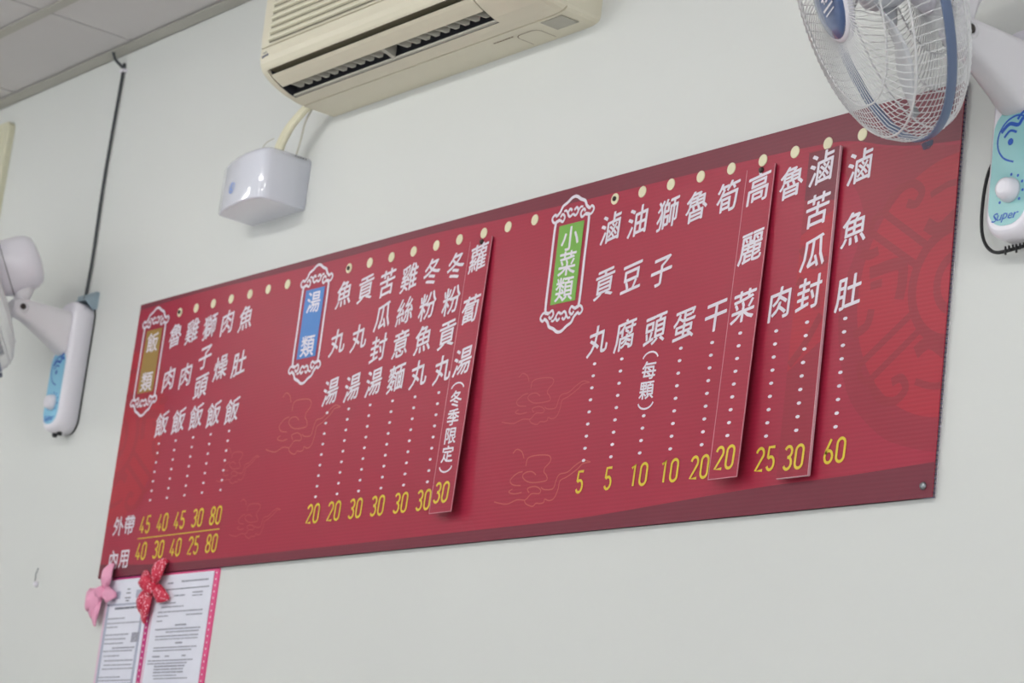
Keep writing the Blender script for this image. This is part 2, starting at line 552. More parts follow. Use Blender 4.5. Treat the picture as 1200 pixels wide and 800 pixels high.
# round-cornered numerals drawn as strokes in a box 1 wide and 2 high
NUM = {
    '0': [arcp(.5, 1.5, .42, .42, 0, 180) + arcp(.5, .5, .42, .42, 180, 360) + [(.92, 1.5)]],
    '1': [[(.16, 1.62), (.56, 1.94), (.56, .06)]],
    '2': [arcp(.5, 1.46, .42, .46, 170, -25) + [(.10, .10), (.95, .10)]],
    '3': [arcp(.5, 1.48, .40, .44, 155, -90) + [(.42, 1.04)], [(.42, 1.04), (.5, 1.04)] + arcp(.5, .56, .43, .48, 90, -155)],
    '4': [[(.66, .06), (.66, .9)], [(.55, 1.94), (.08, .48), (.97, .48)]],
    '5': [[(.88, 1.92), (.20, 1.92), (.15, 1.08)] + arcp(.5, .60, .42, .54, 128, -155)],
    '6': [[(.64, 1.94), (.20, 1.06)] + arcp(.5, .56, .42, .48, 150, 510, 20)],
    '8': [arcp(.5, 1.50, .38, .44, 0, 360, 18), arcp(.5, .56, .43, .48, 0, 360, 18)],
}


def price(t, x, z, y, parent, zoff=BZ):
    e = part_empty('price', parent); n = len(t); cw, gap = .0185, .0055
    tot = n * cw + (n - 1) * gap
    for i, ch in enumerate(t):
        b = MB(); dx = x - tot / 2 + i * (cw + gap)
        for pts in NUM[ch]:
            b.ribbon([(dx + cw * px_ + .05 * (pz_ - 1) * .0185, zoff + z + (pz_ - 1) * .0185) for px_, pz_ in pts], .0045, y)
        b.build('digit', M['ink_yellow'], e)
    return e


A3, A4 = [.510, .415, .318], [.510, .446, .384, .320]
for t, zs, x in (('魯肉飯', A3, .180), ('雞肉飯', A3, .251), ('獅子頭飯', A4, .323), ('肉燥飯', A3, .394), ('魚肚飯', A3, .467)):
    names(t, zs, x, Y4, board)
    dots(x, .276, .156, 7, Y4, board)
for t, zs, x in (('魚丸湯', A3, .830), ('貢丸湯', A3, .904), ('苦瓜封湯', A4, .976), ('雞絲意麵', A4, 1.049), ('冬粉魚丸', A4, 1.121), ('冬粉貢丸', A4, 1.195)):
    names(t, zs, x, Y4, board)
    dots(x - .002, .277, .116, 9, Y4, board)
for t, zs, x in (('滷貢丸', A3, 1.636), ('油豆腐', A3, 1.706), ('獅子頭', A3, 1.781), ('魯蛋', [.511, .317], 1.852), ('筍干', [.513, .321], 1.926),
                 ('魯肉', [.512, .321], 2.071), ('滷魚肚', A3, 2.218)):
    names(t, zs, x, Y4, board)
    if t == '獅子頭':
        dots(x - .005, .177, .117, 4, Y4, board)
    else:
        dots(x - .002, .278, .117, 9, Y4, board)
# per-piece note under the third side dish
e = chars('dish_note', board, [('每', 1.777, BZ + .251, Y4, .034, .029), ('顆', 1.776, BZ + .219, Y4, .034, .029)], M['ink_white'], bold=.024)
for z, v in ((.276, 1), (.193, -1)): paren(e, 1.777, BZ + z, v, Y4)
for t, x in (('45', .175), ('40', .248), ('45', .319), ('30', .391), ('80', .463)): price(t, x, .105, Y4, board)
for t, x in (('40', .175), ('30', .248), ('40', .319), ('25', .391), ('80', .463)): price(t, x, .049, Y4, board)
b = MB(); b.box((.152, Y4, BZ + .0755), (.486, Y4 + .0002, BZ + .0775)); b.build('divider_line', M['ink_yellow'], board)
for t, z in (('外帶', .109), ('內用', .038)):
    chars('serving_note', board, [(ch, x, BZ + z, Y4, .042, .040) for ch, x in zip(t, (.058, .106))], M['ink_white'], bold=.018)
for t, x in zip(('20', '20', '30', '30', '30', '30'), (.827, .899, .971, 1.043, 1.117, 1.188)): price(t, x, .084, Y4, board)
for t, x in zip(('5', '5', '10', '10', '20', '25', '60'), (1.630, 1.703, 1.779, 1.853, 1.924, 2.072, 2.219)): price(t, x, .082, Y4, board)
# cream buttons along the top, three of them screwed through
bx = [.183, .252, .323, .395, .469, .540, .613, .834, .906, .979, 1.051, 1.124, 1.196, 1.270, 1.342, 1.419, 1.638, 1.709, 1.781, 1.854, 1.927, 2.000, 2.072, 2.144, 2.217]
for x in bx:
    b = MB()
    F = Matrix.Translation((x, Y1, BZ + .559)) @ Matrix.Rotation(PI / 2, 4, 'X')
    b.lathe([(.0098, 0), (.0098, .0008), (.0088, .0013)], F, 20, smooth=False)
    o = b.build('cream_button', M['button'], board)
    if x in (.183, .834, 1.638):
        b = MB(); b.lathe([(.0042, 0.0012), (.0042, .0030), (.0025, .0042)], F, 12); b.build('screw', M['darkmetal'], o)
b = MB(); F = Matrix.Translation((2.400, 0, BZ + .0165)) @ Matrix.Rotation(PI / 2, 4, 'X')
b.lathe([(.0058, 0), (.0058, .001), (.0045, .0035), (.002, .0045)], F, 16); b.build('screw', M['steel'], board)


# ------------------------------------------------------------------ hanging price strips (each hooked on at the top)
def strip(x, wd, ztop, length, lean, y0, th, label, body_m, build):
    t = thing('menu_strip', (x, y0, BZ + ztop), label, 'menu strip', 'add-on strips hung over the menu board')
    b = MB()
    x0, x1 = x - wd / 2, x + wd / 2
    b.box((x0, y0 - th, BZ + ztop - length), (x1, y0, BZ + ztop))
    b.build('strip_panel', body_m, t)
    build(t, x, y0 - th, BZ + ztop)
    t.matrix_world = Matrix.Translation((x, y0, BZ + ztop)) @ Matrix.Rotation(-lean, 4, 'X')
    return t


M['strip_edge'] = mat('strip_pale_edge', (196, 128, 140), 0.3)


def strip_common(t, x, yf, zt, wd, length, side='thin'):
    b = MB()
    e = .0012
    b.box((x - wd / 2 - .0002, yf - .0003, zt - length), (x - wd / 2 + e, yf, zt))
    b.box((x + wd / 2 - e, yf - .0003, zt - length), (x + wd / 2 + .0002, yf + (.001 if side == 'thin' else .0045), zt))
    b.box((x - wd / 2, yf - .0003, zt - length - .0002), (x + wd / 2, yf, zt - length + e))
    b.build('pale_edge', M['strip_edge'], t)


def s1(t, x, yf, zt):
    strip_common(t, x, yf, zt, .066, .495)
    names('蘿蔔湯', [.513 - .547, .417 - .547, .323 - .547], x, yf - .0004, t, zoff=zt)
    e = chars('dish_note', t, [(ch, x - .003, zt - .547 + z, yf - .0004, .034, .029) for ch, z in (('冬', .255), ('季', .222), ('限', .189), ('定', .156))], M['ink_white'], bold=.024)
    for z, v in ((.279, 1), (.129, -1)): paren(e, x - .003, zt - .547 + z, v, yf - .0004)
    price('30', x - .004, .088 - .547, yf - .0004, t, zoff=zt)
    b = MB(); b.lathe([(.005, 0), (.005, .0015), (.003, .004)], Matrix.Translation((x + .004, yf, zt - .006)) @ Matrix.Rotation(PI / 2, 4, 'X'), 12)
    b.build('screw', M['darkmetal'], t)


def s2(t, x, yf, zt):
    strip_common(t, x, yf, zt, .065, .493)
    names('高麗菜', [.514 - .547, .418 - .547, .323 - .547], x, yf - .0004, t, zoff=zt)
    dots(x, .280 - .547, .120 - .547, 9, yf - .0004, t, zoff=zt)
    price('20', x, .086 - .547, yf - .0004, t, zoff=zt)
    b = MB(); b.lathe([(.005, 0), (.005, .0015), (.003, .004)], Matrix.Translation((x + .002, yf, zt - .006)) @ Matrix.Rotation(PI / 2, 4, 'X'), 12)
    b.build('screw', M['darkmetal'], t)


def s3(t, x, yf, zt):
    wd, ln = .066, .500
    b = MB(); b.poly([(x - wd / 2, zt - .075), (x + wd / 2, zt - .085), (x + wd / 2, zt), (x - wd / 2, zt)], yf - .0001); b.build('print_band', M['board_dark'], t)
    b = MB(); b.poly([(p[0], p[1]) for p in smooth_pts([(x - wd / 2, zt - .13), (x, zt - .115), (x + wd / 2, zt - .10)], 4)] +
                     [(x + wd / 2, zt - .30), (x - wd / 2, zt - .34)], yf - .0001); b.build('print_bright_field', M['board_disc'], t)
    b = MB()
    for pts, w in (([(x - .03, zt - .15), (x + .0, zt - .18), (x + .03, zt - .175)], .012), ([(x - .03, zt - .20), (x + .01, zt - .225), (x + .018, zt - .25)], .014),
                   ([(x + .028, zt - .26), (x - .0, zt - .30), (x - .03, zt - .33)], .013)):
        b.ribbon([(p[0], p[1]) for p in smooth_pts(pts, 6)], w, yf - .0003)
    b.build('print_scroll', M['board_stroke'], t)
    names('滷苦瓜封', [.519 - .547, .453 - .547, .387 - .547, .324 - .547], x - .002, yf - .0005, t, zoff=zt)
    dots(x, .279 - .547, .116 - .547, 9, yf - .0005, t, zoff=zt)
    price('30', x, .076 - .547, yf - .0005, t, zoff=zt)
    b = MB(); b.box((x + wd / 2, yf - .0003, zt - ln), (x + wd / 2 + .0012, yf + .0042, zt)); b.box((x - wd / 2, yf, zt - ln - .001), (x + wd / 2, yf + .0042, zt - ln))
    b.build('pale_edge', mat('thick_strip_edge', (214, 172, 180), .35), t)


strip(1.270, .066, .547, .495, .029, -.0030, .0015, 'thin red strip with a bracketed note, leftmost of three, swung out at its foot', M['board'], s1)
strip(2.002, .065, .547, .493, .031, -.0030, .0015, 'thin red strip with a three-character cabbage dish priced 20, tilted out at its foot', M['board'], s2)
strip(2.146, .066, .547, .500, .008, -.0035, .0045, 'thick red strip with dark top and pale right edge, rightmost of three', M['board_mid'], s3)

# ------------------------------------------------------------------ air conditioner
AX0, AX1 = .675, 1.528
ac = thing('air_conditioner', ((AX0 + AX1) / 2, WY, 2.896), 'aged cream wall-mounted split air conditioner above the red menu board', 'air conditioner')
prof = [(WY, 2.896), (-.0635, 2.8965), (-.0645, 2.8995), (-.0662, 2.8995), (-.067, 2.8968), (-.081, 2.899), (-.094, 2.902), (-.108, 2.905),
        (-.121, 2.910), (-.133, 2.915), (-.145, 2.921), (-.155, 2.928), (-.163, 2.934), (-.168, 2.941), (-.172, 2.950), (-.174, 2.960)]
low = prof
front = [(-.1745, 2.9795), (-.171, 2.9800), (-.171, 2.9815), (-.1752, 2.982), (-.177, 3.0), (-.178, 3.06), (-.178, 3.12), (-.172, 3.15), (-.150, 3.172), (-.11, 3.18), (WY, 3.18)]
full = low + front


def ring(x, pr, inset=0.0):
    c = (-.06, 3.03)
    out = []
    for y, z in pr:
        if inset:
            dy = (c[0] - y); dz = (c[1] - z); L = math.hypot(dy, dz)
            if y > WY - .001: dy = 0
            y += dy / L * inset; z += dz / L * inset
        out.append((x, y, z))
    return out


OX0, OX1 = .700, 1.372
b = MB()
b.loft([ring(AX0, full, .010), ring(AX0 + .003, full, .004), ring(AX0 + .009, full, 0), ring(OX0, full)], True, True, False)
b.loft([ring(OX1, full), ring(AX1 - .045, full), ring(AX1 - .020, full, .001), ring(AX1 - .008, full, .004), ring(AX1 - .002, full, .008), ring(AX1, full, .014)], True, True, False)
# middle section, with the air outlet left open
mid_low = low[:7]                       # up to the rear lip of the outlet
cav = [(-.092, 2.925), (-.098, 2.965), (-.13, 2.985), (-.160, 2.975), (-.1625, 2.950)]
mid = mid_low + cav + [(-.1650, 2.9370), (-.168, 2.941), (-.172, 2.950), (-.174, 2.960)] + front
b.loft([ring(OX0, mid), ring(OX1, mid)], False, False, False)
# cavity faces dark
nm = len(mid)
base_f = len(b.f) - nm
for i in range(6, 11): b.mi[base_f + i] = 1
for x in (OX0 + .0006, OX1 - .0006):
    b.poly([], 0) if False else b.add([(x, y, z) for y, z in [low[6]] + cav + [(-.150, 2.927), (-.130, 2.914), (-.108, 2.9055)]], [list(range(9))], 1)
# end fairing walls of the outlet in body colour
b.build('casing', [M['acbody'], M['acdark']], ac)
# outlet flap
b = MB(); b.box((OX0 + .001, -.1605, 2.9385), (OX1 - .001, -.1440, 2.9420)); b.build('slot_shade', mat('slot_shade', (118, 112, 92), .6), ac)  # added strip; its olive colour paints the shadow inside the slot
fp = [(-.1560, 2.9290), (-.150, 2.9245), (-.139, 2.9185), (-.1275, 2.9130), (-.1265, 2.9160), (-.139, 2.9215), (-.149, 2.9270), (-.154, 2.9310)]
b = MB(); b.loft([[(x, y, z) for y, z in fp] for x in (OX0 + .004, OX1 - .004)], True, True, False); b.build('outlet_flap', M['acbody'], ac)
# duct rear liner (lighter lip) and centre divider
b = MB(); b.loft([[(x, y, z) for y, z in ((-.0925, 2.9030), (-.099, 2.9040), (-.099, 2.9075), (-.0925, 2.911))] for x in (OX0 + .001, OX1 - .001)], True, True, False)
b.build('outlet_lip', M['acfin'], ac)
b = MB(); b.loft([[(x, y, z) for y, z in ((-.1255, 2.9135), (-.0995, 2.9055), (-.0995, 2.965), (-.140, 2.965), (-.140, 2.926))] for x in (1.046, 1.056)], True, True, False); b.build('duct_divider', M['acfin'], ac)
k = 0
x = OX0 + .022
while x < OX1 - .015:
    if abs(x - 1.05) > .016:
        b = MB()
        zb = [(-.1265, 2.9150), (-.121, 2.9135), (-.109, 2.9100), (-.104, 2.9130), (-.1035, 2.924), (-.112, 2.945), (-.134, 2.945), (-.1345, 2.924)]
        q0 = [(x + (y + .1345) * .75, y, z) for y, z in zb]
        b.loft([q0, [(u + .0022, y - .001, z) for u, y, z in q0]], True, True, False)
        b.build('duct_fin', M['acfin'], ac)
    x += .0305
# grille slats on the front
b = MB(); b.box((AX0 + .042, -.1786, 2.986), (AX1 - .05, -.1770, 3.150)); b.build('grille_recess', M['acgrille'], ac)
z = 2.9875
while z < 3.145:
    b = MB()
    pr = [(-.1775, z), (-.1825, z + .0015), (-.1835, z + .0045), (-.1795, z + .0115), (-.1775, z + .0118)]
    b.loft([[(xx, y, zc) for y, zc in pr] for xx in (AX0 + .044, AX1 - .052)], True, True, False)
    b.build('grille_slat', M['acpanel'], ac)
    z += .0148
# maker's mark: two small dark dashes, too small to read
b = MB()
for x0, z0, w, h in ((.693, 2.9690, .007, .0016), (.702, 2.9700, .004, .0014), (.691, 2.9600, .004, .0048), (.6965, 2.9612, .004, .0040), (.7020, 2.9618, .004, .0040), (.7075, 2.9622, .005, .0045)):
    b.box((x0, -.1752, z0), (x0 + w, -.1742, z0 + h))
o = b.build('maker_mark', M['paperinkdark'], ac)
# underside: access cover outline, sensor window, small print
def underz(y): return 2.896 + (WY - y) * .0070


def under_line(b, pts, w):
    for (xa, ya), (xb, yb) in zip(pts, pts[1:]):
        t = Vector((xb - xa, yb - ya)).normalized(); nn = Vector((-t.y, t.x)) * w / 2
        zz_ = [underz(ya) - .0004, underz(yb) - .0004]
        b.add([(xa + nn.x, ya + nn.y, zz_[0]), (xb + nn.x, yb + nn.y, zz_[1]), (xb - nn.x, yb - nn.y, zz_[1]), (xa - nn.x, ya - nn.y, zz_[0])], [(0, 1, 2, 3)])


b = MB(); under_line(b, [(1.352, -.001), (1.352, -.034), (1.357, -.041), (1.366, -.044), (1.402, -.044), (1.411, -.041), (1.416, -.034), (1.416, -.001)], .0016)
b.build('access_cover', M['acseam'], ac)
b = MB(); b.box((1.445, -.058, 2.8955), (1.505, -.020, 2.8965)); b.build('sensor_window', M['acwindow'], ac)
b = MB()
for i in range(7): b.box((1.293 + i * .0085, -.047, underz(-.045) - .0006), (1.299 + i * .0085, -.0445, underz(-.045) - .0003))
b.build('small_print', M['acseam'], ac)

# ------------------------------------------------------------------ condensate box and pipes
db = thing('drain_pump_box', (.535, WY, 2.712), 'small glossy white condensate box under the left end of the air conditioner', 'drain box')
bxL, bxR = .419, .623


def bring2(z, ins=0.0, back=WY):
    pts = [(bxL + ins, back)]
    a0, a1 = bxL + ins, bxR - ins
    arc = [(0, -.062), (.01, -.070), (.04, -.077), (.2, -.087), (.4, -.096), (.6, -.101), (.8, -.101), (.92, -.097), (.97, -.091), (.992, -.083), (1, -.072)]
    for t, y in arc: pts.append((a0 + t * (a1 - a0), y + ins))
    pts.append((a1, back))
    return [(p[0], p[1], z) for p in pts]


b = MB()
b.loft([bring2(2.7125, .004), bring2(2.7135, .0005), bring2(2.716, 0), bring2(2.806, 0), bring2(2.813, .0015), bring2(2.818, .005), bring2(2.8215, .010), bring2(2.823, .018)], True, True, True)
o = b.build('cover', M['boxwhite'], db)
b = MB()
for k in range(5): b.box((bxR - .002, -.030 + .006 * k, 2.814), (bxR - .0005, -.028 + .006 * k, 2.816))
b.build('vent_slot', M['gap'], db)
# round blue mark: ring with a drop in it
b = MB()
mx, mz = .503, 2.752


def fy(x):
    t = (x - bxL) / (bxR - bxL)
    arc = [(0, -.062), (.01, -.070), (.04, -.077), (.2, -.087), (.4, -.096), (.6, -.101), (.8, -.101), (.92, -.097), (.97, -.091), (.992, -.083), (1, -.072)]
    for (t0, y0), (t1, y1) in zip(arc, arc[1:]):
        if t0 <= t <= t1: return y0 + (y1 - y0) * (t - t0) / (t1 - t0)
    return -.107


def onface(b, pts, w):
    for (xa, za), (xb, zb) in zip(pts, pts[1:]):
        t = Vector((xb - xa, zb - za)).normalized(); nn = Vector((-t.y, t.x)) * w / 2
        q = [(xa + nn.x, za + nn.y), (xb + nn.x, zb + nn.y), (xb - nn.x, zb - nn.y), (xa - nn.x, za - nn.y)]
        b.add([(u, fy(u) - .0006, v) for u, v in q], [(0, 1, 2, 3)])


onface(b, [(mx + .013 * math.cos(a), mz + .0115 * math.sin(a)) for a in [PI * (.75 + 1.5 * k / 20) for k in range(21)]], .0028)
onface(b, [(mx - .003, mz - .004), (mx - .001, mz + .002), (mx + .002, mz + .010)], .006)
onface(b, [(mx - .006, mz - .005), (mx + .005, mz - .005)], .003)
b.build('round_mark', mat('pale_blue_ink', (120, 158, 232), .3), db)

pp = thing('drain_hose', (.6, WY, 2.85), 'cream wrapped hose bundle running from air conditioner to white box', 'hose')
for off, r, m, nm in (((0, 0), .0080, 'pipe', 'hose'), ((.014, .004), .0055, 'pipe', 'hose')):
    b = MB(); pts = smooth_pts([(.676 + off[0], -.040, 2.915), (.650 + off[0], -.048, 2.893), (.618 + off[0], -.052, 2.868), (.592 + off[0], -.052, 2.838), (.583 + off[0], -.050, 2.815)], 8)
    b.tube(pts, r, 10); b.build(nm, M[m], pp)
b = MB(); b.tube(smooth_pts([(.668, -.034, 2.905), (.651, -.036, 2.875), (.645, -.036, 2.845), (.632, -.034, 2.815)], 6), .0022, 6); b.build('wire', M['acfin'], pp)
b = MB(); b.tube(smooth_pts([(.583, -.062, 2.850), (.565, -.068, 2.842), (.548, -.070, 2.825)], 6), .0010, 6); b.build('cable_tie', M['acfin'], pp)


# ------------------------------------------------------------------ wall fans
def rr(x, hw, z0, z1, rad, y, ins=0.0, n=8):
    """rounded rectangle ring about x at depth y"""
    hw -= ins; z0 += ins; z1 -= ins; rad = max(rad - ins, .002)
    pts = []
    for cx, cz, a0 in ((x + hw - rad, z1 - rad, 0), (x - hw + rad, z1 - rad, PI / 2), (x - hw + rad, z0 + rad, PI), (x + hw - rad, z0 + rad, 1.5 * PI)):
        for k in range(n + 1):
            a = a0 + PI / 2 * k / n
            pts.append((cx + rad * math.cos(a), y, cz + rad * math.sin(a)))
    return pts


def wall_fan(X, yaw, tilt, label, m_label, has_cage=True):
    Z0, Z1 = 2.336, 2.635
    t = thing('wall_fan', (X, WY, Z0), label, 'wall fan', 'white oscillating fans on the menu wall')
    hw = .044
    b = MB()
    b.loft([rr(X, hw, Z0, Z1, .036, .003), rr(X, hw, Z0, Z1, .036, -.030), rr(X, hw, Z0, Z1, .036, -.036, .0015), rr(X, hw, Z0, Z1, .036, -.041, .005),
            rr(X, hw, Z0, Z1, .036, -.0435, .010)], True, True, True)
    base = b.build('base_housing', M['white'], t)
    b = MB(); b.loft([rr(X, hw, Z0, Z1, .036, WY, .001), rr(X, hw, Z0, Z1, .036, .003, .001)], True, True, False); b.build('back_plate', M['black'], t)
    # control label
    b = MB(); b.loft([rr(X, .034, 2.352, 2.518, .030, -.043), rr(X, .034, 2.352, 2.518, .030, -.0442)], True, True, False)
    lab = b.build('control_label', m_label, t)
    b = MB(); yl = -.0446
    def P(pts, w): b.ribbon([(X + p[0], p[1]) for p in smooth_pts(pts, 5)], w, yl)
    P([(.006, 2.440), (-.012, 2.448), (-.024, 2.464), (-.024, 2.484), (-.012, 2.500), (.006, 2.506), (.022, 2.502)], .0026)
    P([(-.020, 2.486), (-.006, 2.496), (.010, 2.492), (.018, 2.500), (.028, 2.498)], .0055)
    P([(-.014, 2.478), (-.004, 2.486), (.008, 2.482)], .0035)
    P([(.008, 2.500), (.016, 2.508), (.024, 2.510)], .004)
    b.poly([(X - .002 + .005 * math.cos(a), 2.470 + .005 * math.sin(a)) for a in [2 * PI * i / 14 for i in range(14)]], yl)
    b.build('wave_mark', M['blueink'], lab)
    b = MB()
    for i in range(9):
        a = math.radians(-40 + i * 32.5)
        c = (X + .004 + .0225 * math.cos(a), 2.400 + .0225 * math.sin(a))
        b.poly([(c[0] + .0022 * math.cos(q), c[1] + .0022 * math.sin(q)) for q in [2 * PI * j / 8 for j in range(8)]], yl)
    for i, ch in enumerate('Super'):
        put(b, ch, X - .022 + i * .0098 + (.002 if i == 0 else 0), 2.3640 + (.001 if ch == 'S' else (-.001 if ch == 'p' else 0)), yl, .0085, .0125 if ch in 'Sp' else .008, bold=.01, slant=.35, fit=True)
    b.build('lettering', M['blueink'], lab)
    F = Matrix.Translation((X + .004, -.044, 2.400)) @ Matrix.Rotation(PI / 2, 4, 'X')
    b = MB(); b.lathe([(.0175, 0), (.0175, .004), (.016, .008), (.0150, .013), (.0125, .0165), (.008, .018)], F, 28); b.build('control_knob', M['white'], t)
    # arm: tapering hollow horn from the plate to the pivot
    PV = Vector((X, -.160, 2.590))
    secs = [(-.034, 2.558, .034, .052), (-.050, 2.560, .032, .050), (-.075, 2.568, .029, .043), (-.100, 2.575, .027, .036), (-.130, 2.583, .024, .028), (-.150, 2.588, .022, .024), (-.170, 2.590, .021, .021), (-.1795, 2.590, .018, .012)]
    rings = []
    for y, zc, hx, hz in secs:
        rings.append([(X + hx * math.copysign(abs(math.cos(a)) ** .6, math.cos(a)), y, zc + hz * math.copysign(abs(math.sin(a)) ** .6, math.sin(a))) for a in [2 * PI * i / 28 for i in range(28)]])
    b = MB(); b.loft(rings, True, True, True); arm = b.build('arm', M['arm'], t)
    F = Matrix.Translation((X + .0205, -.160, 2.590)) @ Matrix.Rotation(PI / 2, 4, 'Y')
    b = MB(); b.lathe([(.014, 0), (.014, .002), (.0075, .0022), (.0075, .0012)], F, 20); b.build('pivot_cap', M['arm'], arm)
    b = MB(); b.lathe([(.0065, .001), (.0065, .0035), (.003, .0045)], F, 12); b.build('screw', M['darkmetal'], arm)
    # head frame: local +Z is the blowing axis
    a = Vector((math.sin(yaw) * math.cos(tilt), -math.cos(yaw) * math.cos(tilt), -math.sin(tilt)))
    u = a.cross(Vector((0, 0, 1))).normalized(); v = u.cross(a).normalized()
    C = PV + .0805 * a + .095 * v + .004 * u
    Fm = Matrix(((u.x, v.x, a.x, C.x), (u.y, v.y, a.y, C.y), (u.z, v.z, a.z, C.z), (0, 0, 0, 1)))
    # note u x v = -a when (u, v, a) is left-handed; winding is fixed by recalculating normals
    def L(x, y, z): return Fm @ Vector((x, y, z))
    # neck
    b = MB()
    q0 = PV; q1 = C - .115 * a - .040 * v
    b.tube([q0 + (q0 - q1) * .05, q0.lerp(q1, .4), q1], .016, 14, radii=[.014, .0175, .024])
    b.build('neck', M['arm'], t)
    b = MB(); b.tube([PV + u * .024 - v * .012, PV + u * .024 + v * .004 + a * .01, PV + u * .024 - v * .004 + a * .018, PV + u * .018 - v * .016 + a * .012], .0016, 6); b.build('spring_clip', M['steel'], t)
    # motor housing
    b = MB(); b.lathe([(.050, -.052), (.058, -.058), (.064, -.075), (.0640, -.105), (.0630, -.122), (.0600, -.135), (.051, -.149), (.034, -.155), (.016, -.157), (.004, -.158)], Fm, 36)
    b.build('motor_housing', M['white'], t)
    b = MB(); b.lathe([(.0646, -.078), (.0646, -.0795)], Fm, 36, cap0=False, cap1=False); b.build('housing_seam', M['gap'], t)
    # rear guard, spiral wires
    R0 = .2135
    N = 100
    def wires(prof, swirl, n, rad, seg=9):
        b = MB()
        for i in range(n):
            th = 2 * PI * i / n; pts = []
            for (r0, h0), (r1, h1) in zip(prof, prof[1:]):
                for k in range(seg // 3):
                    f = k / (seg // 3); r = r0 + (r1 - r0) * f; h = h0 + (h1 - h0) * f
                    ang = th + swirl * (1 - r / R0)
                    pts.append(L(r * math.cos(ang), r * math.sin(ang), h))
            r, h = prof[-1]; pts.append(L(r * math.cos(th + swirl * (1 - r / R0)), r * math.sin(th + swirl * (1 - r / R0)), h))
            b.tube(pts, rad, 4, smooth=True)
        return b
    def hoop(b, r, h, rad, n=96, k=6):
        rings = []
        for i in range(n):
            A = 2 * PI * i / n; e = Vector((math.cos(A), math.sin(A), 0))
            rings.append([L(*(e * (r + rad * math.cos(2 * PI * j / k)) + Vector((0, 0, h + rad * math.sin(2 * PI * j / k))))) for j in range(k)])
        rings.append(rings[0])
        b.loft(rings, False, False, True)
    rear = [(.052, -.058), (.110, -.058), (.160, -.052), (.195, -.038), (.211, -.018), (R0, -.002)]
    b = wires(rear, -.75, N, .00075)
    hoop(b, .1625, -.0525, .0014); hoop(b, .112, -.059, .0014); hoop(b, .206, -.028, .0014)
    o = b.build('rear_guard', M['wire'], t); plabel(o, 'white spiral wire rear guard')
    frontp = [(.056, .070), (.100, .067), (.150, .061), (.185, .052), (.203, .038), (.2125, .018), (R0, .002)]
    b = wires(frontp, .55, N, .00075)
    hoop(b, .150, .0600, .0014); hoop(b, .1985, .042, .0016)
    o = b.build('front_guard', M['wire'], t); plabel(o, 'white wire front guard')
    b = MB(); b.lathe([(.2125, -.006), (.2160, -.0068), (.2172, -.005), (.2172, .005), (.2160, .0068), (.2125, .006), (.2115, 0), (.2125, -.006)], Fm, 96, cap0=False, cap1=False)
    ring_o = b.build('rim_band', M['band'], t)
    # rim clip at the foot of the ring
    b = MB(); p = L(.045, -.2205, .002)
    s = [L(.030 + dx, -.217 + dy, dz) for dx, dy, dz in ((0, 0, -.006), (.018, .002, -.006), (.022, -.006, -.004), (.004, -.006, -.004), (0, 0, .006), (.018, .002, .006), (.022, -.006, .004), (.004, -.006, .004))]
    b.add(s, [(0, 1, 2, 3), (4, 5, 6, 7), (0, 1, 5, 4), (1, 2, 6, 5), (2, 3, 7, 6), (3, 0, 4, 7)]); b.build('rim_clip', mat('dark_slate_plastic', (84, 88, 110), .4), ring_o)
    # badge
    b = MB(); b.lathe([(.060, .062), (.061, .068), (.059, .072), (.055, .0735)], Fm, 40, cap1=True); bd = b.build('badge_rim', M['white'], t)
    b = MB(); b.lathe([(.055, .0732), (.054, .0750), (.040, .0768), (.02, .0776), (.004, .078)], Fm, 40); bl = b.build('badge', M['badge'], bd)
    b = MB()
    for (x0, y0, x1, y1) in ((-.026, -.012, .020, -.009), (-.024, -.019, .016, -.017), (-.020, -.004, -.017, .010), (-.010, -.004, -.007, .010), (-.007, -.004, .0, -.001), (.004, -.004, .007, .010), (.007, .001, .014, .004), (.007, .007, .014, .010)):
        b.add([L(x0, y0, .0785), L(x1, y0, .0785), L(x1, y1, .0785), L(x0, y1, .0785)], [(0, 1, 2, 3)])
    b.build('badge_mark', M['white'], bd)
    # blades and hub
    b = MB(); b.lathe([(.030, -.030), (.034, -.020), (.034, .012), (.028, .024), (.012, .030)], Fm, 28); b.lathe([(.006, -.06), (.006, -.02)], Fm, 12); b.build('hub', M['blade'], t)
    for kbl in range(3):
        th0 = 2 * PI * kbl / 3 + .5
        g = []
        for i in range(9):
            r = .030 + .155 * i / 8
            wid = .62 + .36 * math.sin(PI * min(1, i / 8 * .9 + .1))
            if i >= 7: wid -= .16 * (i - 6)
            row = []
            for j in range(9):
                f = j / 8
                ang = th0 + wid * (f - .5) * 1.5 + .25 * (i / 8)
                row.append((r * math.cos(ang), r * math.sin(ang), .022 - .042 * f + .006 * math.sin(PI * f)))
            g.append(row)
        b = MB()
        vs = [L(*p) for row in g for p in row] + [L(p[0], p[1], p[2] - .0018) for row in g for p in row]
        fs = []
        for i in range(8):
            for j in range(8):
                q = (i * 9 + j, i * 9 + j + 1, (i + 1) * 9 + j + 1, (i + 1) * 9 + j)
                fs.append(q); fs.append(tuple(81 + k for k in q[::-1]))
        edge = [(i, 0) for i in range(9)] + [(8, j) for j in range(1, 9)] + [(i, 8) for i in range(7, -1, -1)] + [(0, j) for j in range(7, 0, -1)]
        for (i0, j0), (i1, j1) in zip(edge, edge[1:] + edge[:1]):
            fs.append((i0 * 9 + j0, i1 * 9 + j1, 81 + i1 * 9 + j1, 81 + i0 * 9 + j0))
        b.add(vs, fs, 0, True); b.build('blade', M['blade'], t)
    return t


XL, XR = -.268, 2.557
fl = wall_fan(XL, math.radians(-30), math.radians(25), 'white wall fan at the left edge with sky blue label, steel bracket on its top', M['sky'])
fr = wall_fan(XR, -.5196, .4532, 'white wall fan at the upper right with blue rimmed wire cage and teal label', M['teal'])
